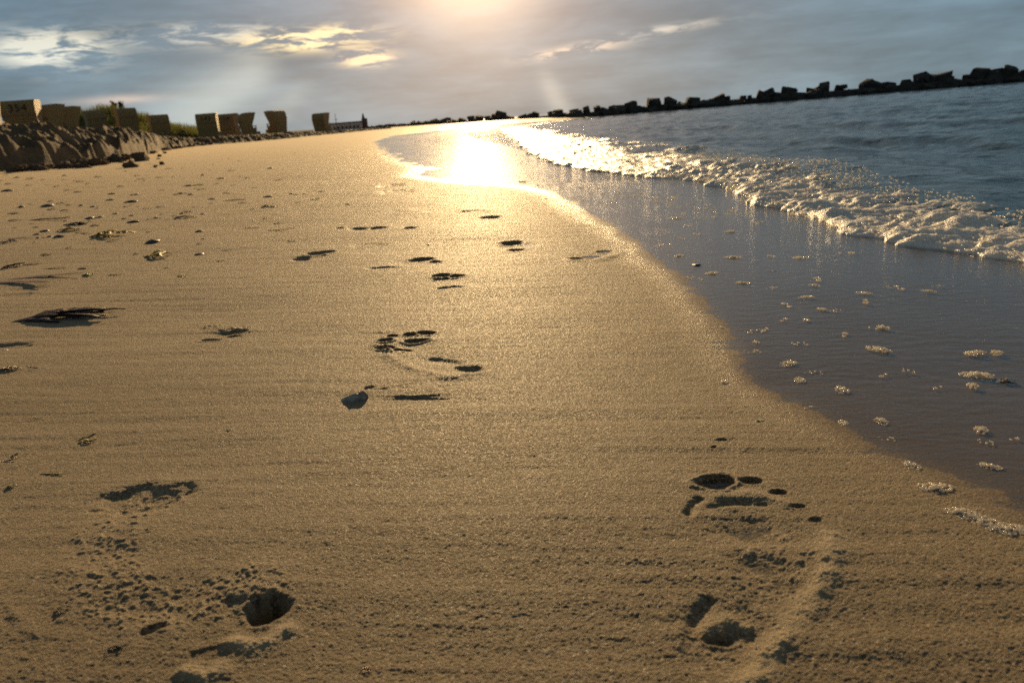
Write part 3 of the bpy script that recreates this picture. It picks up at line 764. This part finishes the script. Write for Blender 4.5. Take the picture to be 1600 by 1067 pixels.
for px, py, face, num, lb in CHAIRS:
    d = ray(px, py); e = d.z / math.hypot(d.x, d.y); a = math.atan2(d.x, d.y); D = 36.0; sc_ = .94
    cap = 75 if px > 480 else 55
    if px > 480: sc_ = 1.08
    for _ in range(60):
        gz_ = float(bank_z(np.array([D * math.sin(a)]), np.array([D * math.cos(a)]))[0]); D = .7 * D + .3 * min(cap, (gz_ + 1.62 * sc_ - ZC) / e)
    x, y = D * math.sin(a), D * math.cos(a); gz_ = float(bank_z(np.array([x]), np.array([y]))[0])
    root = link('beach_chair', None, label=lb, cat='beach chair', group='hooded beach chairs on the bank'); root.location = (x, y, gz_); root.rotation_euler = (0, 0, -math.radians(face)); root.scale = (sc_,) * 3
    for n_, (me, m_) in CH.items(): link(n_.rstrip('01'), me, None, root)
    if num:
        o = link('number', text_mesh(num, .40 if len(num) == 3 else .32), None, root); o.location = (0, -.515, 1.18); o.rotation_euler = (math.pi / 2 - .05, 0, 0)

# ------------------------------------------------------------------ trees, bush, building and mast beyond
def cone_tree(px, D, top, hgt, label):
    a = px_az(px); x, y = D * math.sin(a), D * math.cos(a); z0 = top - hgt
    t = link('conifer_tree', None, label=label, cat='tree', group='conifers behind the dune'); t.location = (x, y, z0)
    bm = bmesh.new(); bmesh.ops.create_cone(bm, segments=8, radius1=.16, radius2=.03, depth=hgt * .95, matrix=Matrix.Translation((0, 0, hgt * .475))); link('trunk', bm_mesh('trunk', bm), M_BARK, t)
    q = random.Random(px); bm = bmesh.new()
    for i in range(900):
        u = q.random() ** .7; zz = hgt * (.12 + .88 * (1 - u)); rr = (.10 + 1.15 * u) * (.35 + .65 * q.random()); th = q.uniform(0, 6.28); c = Vector((rr * math.cos(th), rr * math.sin(th), zz - .25 * rr))
        s = .20; v = [bm.verts.new(c + Vector((q.uniform(-s, s), q.uniform(-s, s), q.uniform(-s, s)))) for _ in range(3)]; bm.faces.new(v)
    link('crown', bm_mesh('crown', bm), M_CONI, t)


cone_tree(187, 84, 4.95, 4.5, 'left of two dark conifer tops peeking over the dune')
cone_tree(199, 86, 4.85, 4.4, 'right of two dark conifer tops peeking over the dune')
a = px_az(281); t = link('bush', None, label='low dark bush between the dune grass and the numbered chair', cat='bush'); t.location = (50 * math.sin(a), 50 * math.cos(a), .5)
bm = bmesh.new(); q = random.Random(3)
for i in range(2600):
    c = Vector((q.gauss(0, .42), q.gauss(0, .35), abs(q.gauss(.25, .28)))); c.z *= max(.3, 1 - abs(c.x) * .35); s = .06
    bm.faces.new([bm.verts.new(c + Vector((q.uniform(-s, s), q.uniform(-s, s), q.uniform(-s, s)))) for _ in range(3)])
link('foliage', bm_mesh('foliage', bm), M_BUSH, t)
bm = bmesh.new(); bmesh.ops.create_cone(bm, segments=7, radius1=.05, radius2=.02, depth=.6, matrix=Matrix.Translation((0, 0, .2))); link('stem', bm_mesh('stem', bm), M_BARK, t)

DB = 300.0
def far_pt(px, py, D=DB): d = ray(px, py); k = D / math.hypot(d.x, d.y); return Vector((d.x * k, d.y * k, ZC + d.z * k))
pL, pR = far_pt(517, 206), far_pt(573, 202)
ctr = (pL + pR) / 2; ax = (pR - pL); ax.z = 0; Lb = ax.length; rz = math.atan2(ax.y, ax.x)
bl = link('harbour_building', None, label='long low pale building with a dark tower at its right end, far along the beach', cat='building'); bl.location = (ctr.x, ctr.y, -.4); bl.rotation_euler = (0, 0, rz)
h0 = 3.3
bm = bmesh.new(); box(bm, -Lb / 2, Lb / 2 - 1.5, -2.5, 2.5, 0, h0); link('wall', bm_mesh('wall', bm), M_WALL, bl)
bm = bmesh.new(); vs = box(bm, -Lb / 2 - .2, Lb / 2 - 1.503, -2.7, 2.7, h0, h0 + .5)
for v in vs:
    if v.co.z > h0 + .2: v.co.y *= .3
link('roof', bm_mesh('roof', bm), M_DARK, bl)
bm = bmesh.new(); vs = box(bm, Lb / 2 - 1.5, Lb / 2 + .6, -1.2, 1.2, 0, 4.6); vs = box(bm, Lb / 2 - 1.3, Lb / 2 - .2, -.7, .7, 4.6, 6.4)
for v in vs:
    if v.co.z > 6: v.co.x = Lb / 2 - .75 + (v.co.x - Lb / 2 + .75) * .3; v.co.y *= .3
link('tower', bm_mesh('tower', bm), M_DARK, bl)
for i in range(7):
    bm = bmesh.new(); x = -Lb / 2 + 1.2 + i * (Lb - 4) / 6.5; box(bm, x, x + .8, -2.53, -2.47, 1.4, 2.4); link('window', bm_mesh('window', bm), M_DARK, bl)
pm = far_pt(527, 204, 280); mt = link('signal_mast', None, label='thin dark mast standing at the left part of the pale building', cat='mast'); mt.location = (pm.x, pm.y, -.3)
bm = bmesh.new(); bmesh.ops.create_cone(bm, segments=8, radius1=.16, radius2=.07, depth=6.6, matrix=Matrix.Translation((0, 0, 3.3))); link('pole', bm_mesh('pole', bm), M_DARK, mt)
bm = bmesh.new(); box(bm, -.7, .7, -.05, .05, 4.6, 4.7); link('crossarm', bm_mesh('crossarm', bm), M_DARK, mt)

# ------------------------------------------------------------------ sand clods under the bank
def lump_mesh(name, seed, sub=2, rough=.3, sq=.7):
    v, f = (IV2, IF2) if sub == 2 else (IV, IF); q = np.array([1 + rough * mnoise.noise(Vector(p) * 1.4 + Vector((seed * 7.1, 0, 0))) + .4 * rough * mnoise.noise(Vector(p) * 3.1 + Vector((0, seed * 3.3, 0))) for p in v])
    return mesh_np(name, v * q[:, None] * np.array([1, .85, sq]), f, True)


CLM = [lump_mesh('sand_clod', s, 2, .8, .65) for s in range(5)]
for m_ in CLM: m_.materials.append(M_CLOD)
g = random.Random(21)
for i, (px, py, wd) in enumerate([(222, 252, 20), (205, 262, 16), (253, 258, 9), (243, 262, 6), (258, 240, 5), (249, 245, 6)]):
    p = at(px, py); s = (p - cam.location).length * wd / FPX / 2
    o = link('sand_clod', CLM[i % 5], None, label=['largest dark sand clod at the right foot of the bank', 'dark sand clod just left below the largest one', 'square dark clod lying out on the beach', 'small clod beside the square dark one', 'tiny upright clod beyond the square one', 'tiny clod between the largest and the upright one'][i], cat='sand clod', group='clods fallen from the bank')
    o.location = p + Vector((0, 0, s * .35)); o.scale = (s, s, s * 1.2); o.rotation_euler = (0, 0, i)
for i in range(70):
    px = g.uniform(20, 225) if i < 55 else g.uniform(225, 330); a = px_az(px, 255); fr = float(np.interp(a, BK_A, BK_R)); D = fr - g.uniform(-.1, .9) - (.8 if px > 120 else 0) * g.random()
    x, y = D * math.sin(a), D * math.cos(a); s = g.uniform(.03, .10) * (1.2 if px > 100 else .8)
    o = link('sand_clod', CLM[i % 5], None, label='small crumbled clod in the heap along the bank foot', cat='sand clod', group='crumbled clods along the bank foot')
    o.location = (x, y, float(base_z(x, y)) + s * .3); o.scale = (s * g.uniform(1, 1.6), s, s); o.rotation_euler = (g.uniform(-.3, .3), g.uniform(-.3, .3), g.uniform(0, 6))


# ------------------------------------------------------------------ wrack: kelp, weed, pebbles, shells
def ribbon(bm, q, L, W, lift, curl, n=9, th=.04, start=(0, 0), ang=0.0):
    rows = []; x, y = start; a = ang
    for i in range(n + 1):
        u = i / n; w = W * (math.sin(math.pi * min(.97, max(.06, u))) ** .6) * q.uniform(.75, 1.2); z = lift * math.sin(math.pi * u) * q.uniform(.7, 1.3) + th
        tw = q.uniform(-.7, .7); nx, ny = -math.sin(a), math.cos(a)
        e = [Vector((x + nx * w * s * math.cos(tw), y + ny * w * s * math.cos(tw), max(0, z + w * s * math.sin(tw)))) for s in (-1, 1)]
        rows.append([bm.verts.new(p) for p in e] + [bm.verts.new(p - Vector((0, 0, th))) for p in e])
        x += math.cos(a) * L / n; y += math.sin(a) * L / n; a += q.uniform(-curl, curl)
    for r, s in zip(rows[:-1], rows[1:]):
        bm.faces.new((r[0], r[1], s[1], s[0])); bm.faces.new((r[3], r[2], s[2], s[3])); bm.faces.new((r[0], s[0], s[2], r[2])); bm.faces.new((r[1], r[3], s[3], s[1]))
    for r in (rows[0], rows[-1]): bm.faces.new((r[0], r[2], r[3], r[1]))


def weed_mesh(seed, k, spread, W, lift, curl, th=.04):
    q = random.Random(seed); bm = bmesh.new()
    for i in range(k): ribbon(bm, q, q.uniform(1.0, 1.9) if i else 2.0, W * q.uniform(.6, 1.2), lift * q.uniform(.4, 1.2), curl, th=th, start=(-1 + q.uniform(0, .5) if i else -1, q.uniform(-spread, spread)), ang=q.uniform(-.35, .35))
    bmesh.ops.recalc_face_normals(bm, faces=bm.faces); return bm_mesh('seaweed', bm, True)


def place(name, me, px, py, wpx, label, cat, material, group=None, flat=1.0, rz=0.0, sink=0.0, hz=1.0):
    p = at(px, py); s = (p - cam.location).length * wpx / FPX / 2
    me = me.copy() if me.materials else me
    me.materials.clear(); me.materials.append(material)
    o = link(name, me, None, label=label, cat=cat, group=group)
    o.location = (p.x, p.y, sand_z(p.x, p.y) - sink * s); o.scale = (s, s * flat, s * hz * .6); o.rotation_euler = (0, 0, rz); return o


W1 = lambda sd_, k=5: weed_mesh(sd_, k, .35, .14, .28, .5)
place('kelp_frond', weed_mesh(1, 8, .10, .13, .15, .14, .05), 92, 497, 128, 'large dark red-brown kelp frond arched on the sand at left', 'seaweed', KELP['red'], rz=.14, hz=.85)
place('kelp_tip', weed_mesh(41, 2, .1, .35, .2, .3), 42, 503, 16, 'short orange kelp tip at the left end of the red-brown frond', 'seaweed', KELP['orange'])
place('kelp_strip', weed_mesh(2, 2, .08, .09, .07, .12), 40, 436, 120, 'long orange-brown kelp strip beyond the red-brown frond', 'seaweed', KELP['orange'], rz=.1, hz=.2)
place('kelp_strip', weed_mesh(3, 2, .1, .10, .10, .2), 15, 376, 60, 'orange-brown kelp strip at the left edge behind a dark tuft', 'seaweed', KELP['orange'], rz=-.1, hz=.2)
BITS = [('seaweed_tuft', 4, 'dark', 14, 380, 22, 'dark tuft in front of the orange-brown strip at left edge'), ('seaweed_tuft', 5, 'red', 24, 414, 32, 'dark red seaweed tuft between the two orange strips'),
        ('seaweed_clump', 6, 'yellow', 175, 370, 62, 'long yellow and brown seaweed clump left of the grey ridged stone'), ('seaweed_clump', 7, 'yellow', 248, 399, 50, 'broad yellow seaweed clump with orange heart, casting a shadow'),
        ('seaweed_clump', 8, 'yellow', 110, 361, 34, 'yellow-brown seaweed clump with dark left end'), ('seaweed_clump', 9, 'dark', 121, 350, 36, 'black lumpy seaweed clump left of a small yellow tuft'),
        ('seaweed_tuft', 10, 'yellow', 150, 353, 18, 'small yellow tuft right of the black lumpy clump'), ('green_leaf', 11, 'green', 138, 430, 20, 'bright lime green leaf scrap lying on the bare sand'),
        ('seaweed_clump', 12, 'dark', 283, 342, 24, 'dark seaweed clump with a yellow tip'), ('seaweed_tuft', 13, 'yellow', 293, 342, 12, 'yellow tip beside the dark clump'), ('seaweed_tuft', 14, 'red', 291, 333, 20, 'dark strip just beyond the dark clump with yellow tip'),
        ('seaweed_strip', 15, 'green', 302, 290, 36, 'bright yellow-green weed strip below the bank end'), ('seaweed_strip', 16, 'dark', 68, 344, 66, 'thin dark stick-like weed strip left of the black clump'),
        ('seaweed_tuft', 17, 'green', 285, 433, 18, 'tiny green sprout alone on smooth sand'), ('seaweed_clump', 18, 'dark', 420, 325, 32, 'dark isolated seaweed clump in the middle distance'), ('seaweed_tuft', 19, 'dark', 497, 311, 14, 'dark tuft right of the isolated clump'),
        ('seaweed_tuft', 20, 'yellow', 136, 687, 30, 'yellow curled weed tuft in the left foreground'), ('seaweed_strip', 21, 'yellow', 74, 738, 46, 'thin yellow strand lying below the curled tuft'), ('seaweed_strip', 22, 'orange', 10, 719, 30, 'orange strand at left edge'),
        ('seaweed_tuft', 23, 'red', 24, 709, 14, 'tiny red weed bit above the orange strand'), ('green_leaf', 24, 'green', 17, 760, 14, 'small lime bit at left edge of the foreground'), ('seaweed_tuft', 25, 'dark', 98, 958, 22, 'dark crumb of weed left of the crumbly footprint'),
        ('seaweed_tuft', 26, 'red', 185, 1015, 30, 'dark red weed bit below the crumbly footprint'), ('seaweed_tuft', 27, 'red', 357, 674, 9, 'tiny red speck alone on sand left of the shell'), ('seaweed_tuft', 28, 'orange', 15, 580, 30, 'orange weed tuft at left edge in front of a white shell'),
        ('green_leaf', 29, 'green', 1187, 658, 14, 'tiny green leaf at the edge of the wet film'), ('seaweed_tuft', 30, 'dark', 816, 285, 20, 'dark weed lump in the shallow film below the glare'), ('seaweed_strip', 31, 'dark', 388, 356, 30, 'flat dark strip left of the footprints in the distance'),
        ('seaweed_strip', 32, 'dark', 352, 391, 18, 'short dark strip right of the broad yellow clump'), ('seaweed_strip', 33, 'yellow', 85, 418, 40, 'thin green-brown strand left of the lime leaf'), ('seaweed_tuft', 34, 'dark', 283, 304, 18, 'dark tuft below the yellow-green strip'),
        ('seaweed_strip', 35, 'yellow', 365, 313, 34, 'thin yellow strand on the smooth middle sand'), ('seaweed_strip', 36, 'yellow', 440, 360, 40, 'yellow-green strand before the row of dents'), ('seaweed_tuft', 37, 'dark', 1570, 598, 34, 'dark weed scrap beside the wide foam raft at right'),
        ('seaweed_strip', 38, 'orange', 52, 574, 30, 'faint orange strand right of the orange tuft'), ('seaweed_strip', 39, 'red', 45, 412, 26, 'thin dark red strand right of the dark red tuft'), ('seaweed_tuft', 40, 'orange', 572, 1044, 20, 'faint orange weed bit at the bottom of the picture')]
for nm, sd_, c, px, py, wd, lb in BITS:
    strip = 'strip' in nm; leaf = 'leaf' in nm
    me = weed_mesh(sd_, 2, .06, .05, .05, .2) if strip else weed_mesh(sd_, 2, .2, .35, .35, .5) if leaf else W1(sd_)
    place(nm, me, px, py, wd, lb, 'leaf' if leaf else 'seaweed', KELP[c], rz=random.Random(sd_).uniform(-.15, .2), flat=1.0)
PBM = [lump_mesh('pebble', s + 50, 1, .35, .55) for s in range(4)]
for px, py, wd, c, lb in ((74, 323, 18, 'grey', 'grey rounded pebble with a pale right tip, upper left'), (193, 364, 14, 'dark', 'dark pebble touching the long yellow clump'), (238, 379, 24, 'grey', 'grey ridged stone behind the broad yellow clump'),
                          (311, 396, 14, 'dark', 'smooth dark pebble right of the broad yellow clump'), (205, 316, 20, 'dark', 'flat dark mussel-like stone in the upper left'), (543, 320, 9, 'grey', 'small pebble right of the isolated seaweed clump'),
                          (669, 381, 7, 'dark', 'tiny round pebble among the footprints'), (1088, 415, 18, 'dark', 'dark wet pebble sitting alone in the shallow film'), (1210, 424, 6, 'dark', 'tiny dark stone right of the dark wet pebble'),
                          (70, 363, 12, 'dark', 'dark pebble left of the yellow-brown clump'), (58, 368, 10, 'grey', 'pale pebble just left of the dark one'), (145, 323, 8, 'dark', 'small dark pebble above the black clump'),
                          (180, 334, 10, 'dark', 'dark stone right of two flat ones'), (140, 341, 16, 'dark', 'left of two flat dark stones'), (156, 340, 14, 'dark', 'right of two flat dark stones')):
    place('pebble', PBM[px % 4], px, py, wd, lb, 'pebble', PEB[c], rz=px, sink=-.05, hz=.8)
for px, py, wd, lb in ((6, 546, 12, 'white shell fragment at left picture edge'), (225, 283, 5, 'tiny white shell below the bank'), (83, 324, 5, 'white shell bit touching the grey pebble'), (213, 305, 7, 'white shell above the mussel-like stone'), (317, 335, 8, 'small white shell right of the dark clump with yellow tip'), (395, 346, 4, 'tiny white shell speck')):
    place('shell_fragment', PBM[(px + 1) % 4], px, py, wd, lb, 'shell', PEB['white'], rz=px, sink=-.1)
WSM = [W1(60 + i, 3) for i in range(4)]; g = random.Random(8)
for m_, c in zip(WSM, ('dark', 'dark', 'yellow', 'red')): m_.materials.append(KELP[c])
DPB = [PBM[0].copy(), PBM[1].copy(), PBM[2].copy()]
for m_, c in zip(DPB, ('dark', 'dark', 'grey')): m_.materials.clear(); m_.materials.append(PEB[c])
for i in range(170):
    px = abs(g.gauss(0, 230)) if i % 3 else g.uniform(0, 520); py = 238 + abs(g.gauss(0, 1)) * 85 + 20 * g.random()
    if px > 560 or py > 470 or (px < 215 and py < 268): continue
    p = at(px, py); s = (p - cam.location).length * g.uniform(2.0, 6.5) / FPX * min(1.0, .5 + (py - 230) / 150)
    if i % 5 < 4: o = link('seaweed_scrap', WSM[i % 4], None, label='small scrap of dried weed scattered over the upper beach', cat='seaweed', group='scattered weed scraps')
    else: o = link('pebble', DPB[i % 3], None, label='tiny pebble or shell bit scattered over the upper beach', cat='pebble', group='scattered tiny pebbles')
    o.location = (p.x, p.y, sand_z(p.x, p.y)); o.scale = (s * g.uniform(1, 1.7), s, s * .8); o.rotation_euler = (0, 0, g.uniform(-.5, .5))

# the grey ribbed shell that leans out of the sand
nu, nv = 46, 30; uu, vv = np.meshgrid(np.linspace(0, 1, nu), np.linspace(0, 1, nv))
hh = .0115 * np.clip(uu * 1.28, 0, 1) ** 1.15 * np.sqrt(np.clip((1.0 - uu) / .16, 0, 1)); dep = .006 + .010 * np.sin(np.pi * np.clip(uu, .02, .98)) ** .7
fold = .0016 * np.sin(uu * 9 + vv * 7) * np.sin(np.pi * vv) + .0007 * np.sin(uu * 5 - vv * 34) * (.3 + uu) + .0006 * np.sin(vv * 60 + uu * 14) * uu
th_ = vv * np.pi * .92
sxx = uu * .050 + .003 * vv; syy = -dep * np.cos(th_) * .62; szz = hh * np.sin(th_) ** .85 * (1 + .06 * np.sin(uu * 23)) + fold * np.clip(hh / .01, 0, 1)
top_ = np.stack([sxx, syy - fold * .6, szz - .0015], -1).reshape(-1, 3); cen = np.array([.026, .002, -.004]); bot = cen + (top_ - cen) * .86; fq = quads(nv, nu)
cols_ = []
for k_ in (np.arange(nv) * nu, np.arange(nv) * nu + nu - 1, np.arange(nu), np.arange(nu) + (nv - 1) * nu):
    cols_.append(np.stack([k_[:-1], k_[1:], k_[1:] + nu * nv, k_[:-1] + nu * nv], -1))
sh = link('shell', mesh_np('shell', np.concatenate([top_, bot]), np.concatenate([fq, fq[:, ::-1] + nu * nv] + cols_)), M_SHELL, label='grey ribbed shell half standing in the sand with a black shadow', cat='shell')
hp = at(518, 627); sh.location = (hp.x, hp.y + .004, hp.z - .001); sh.rotation_euler = (0, 0, .06)
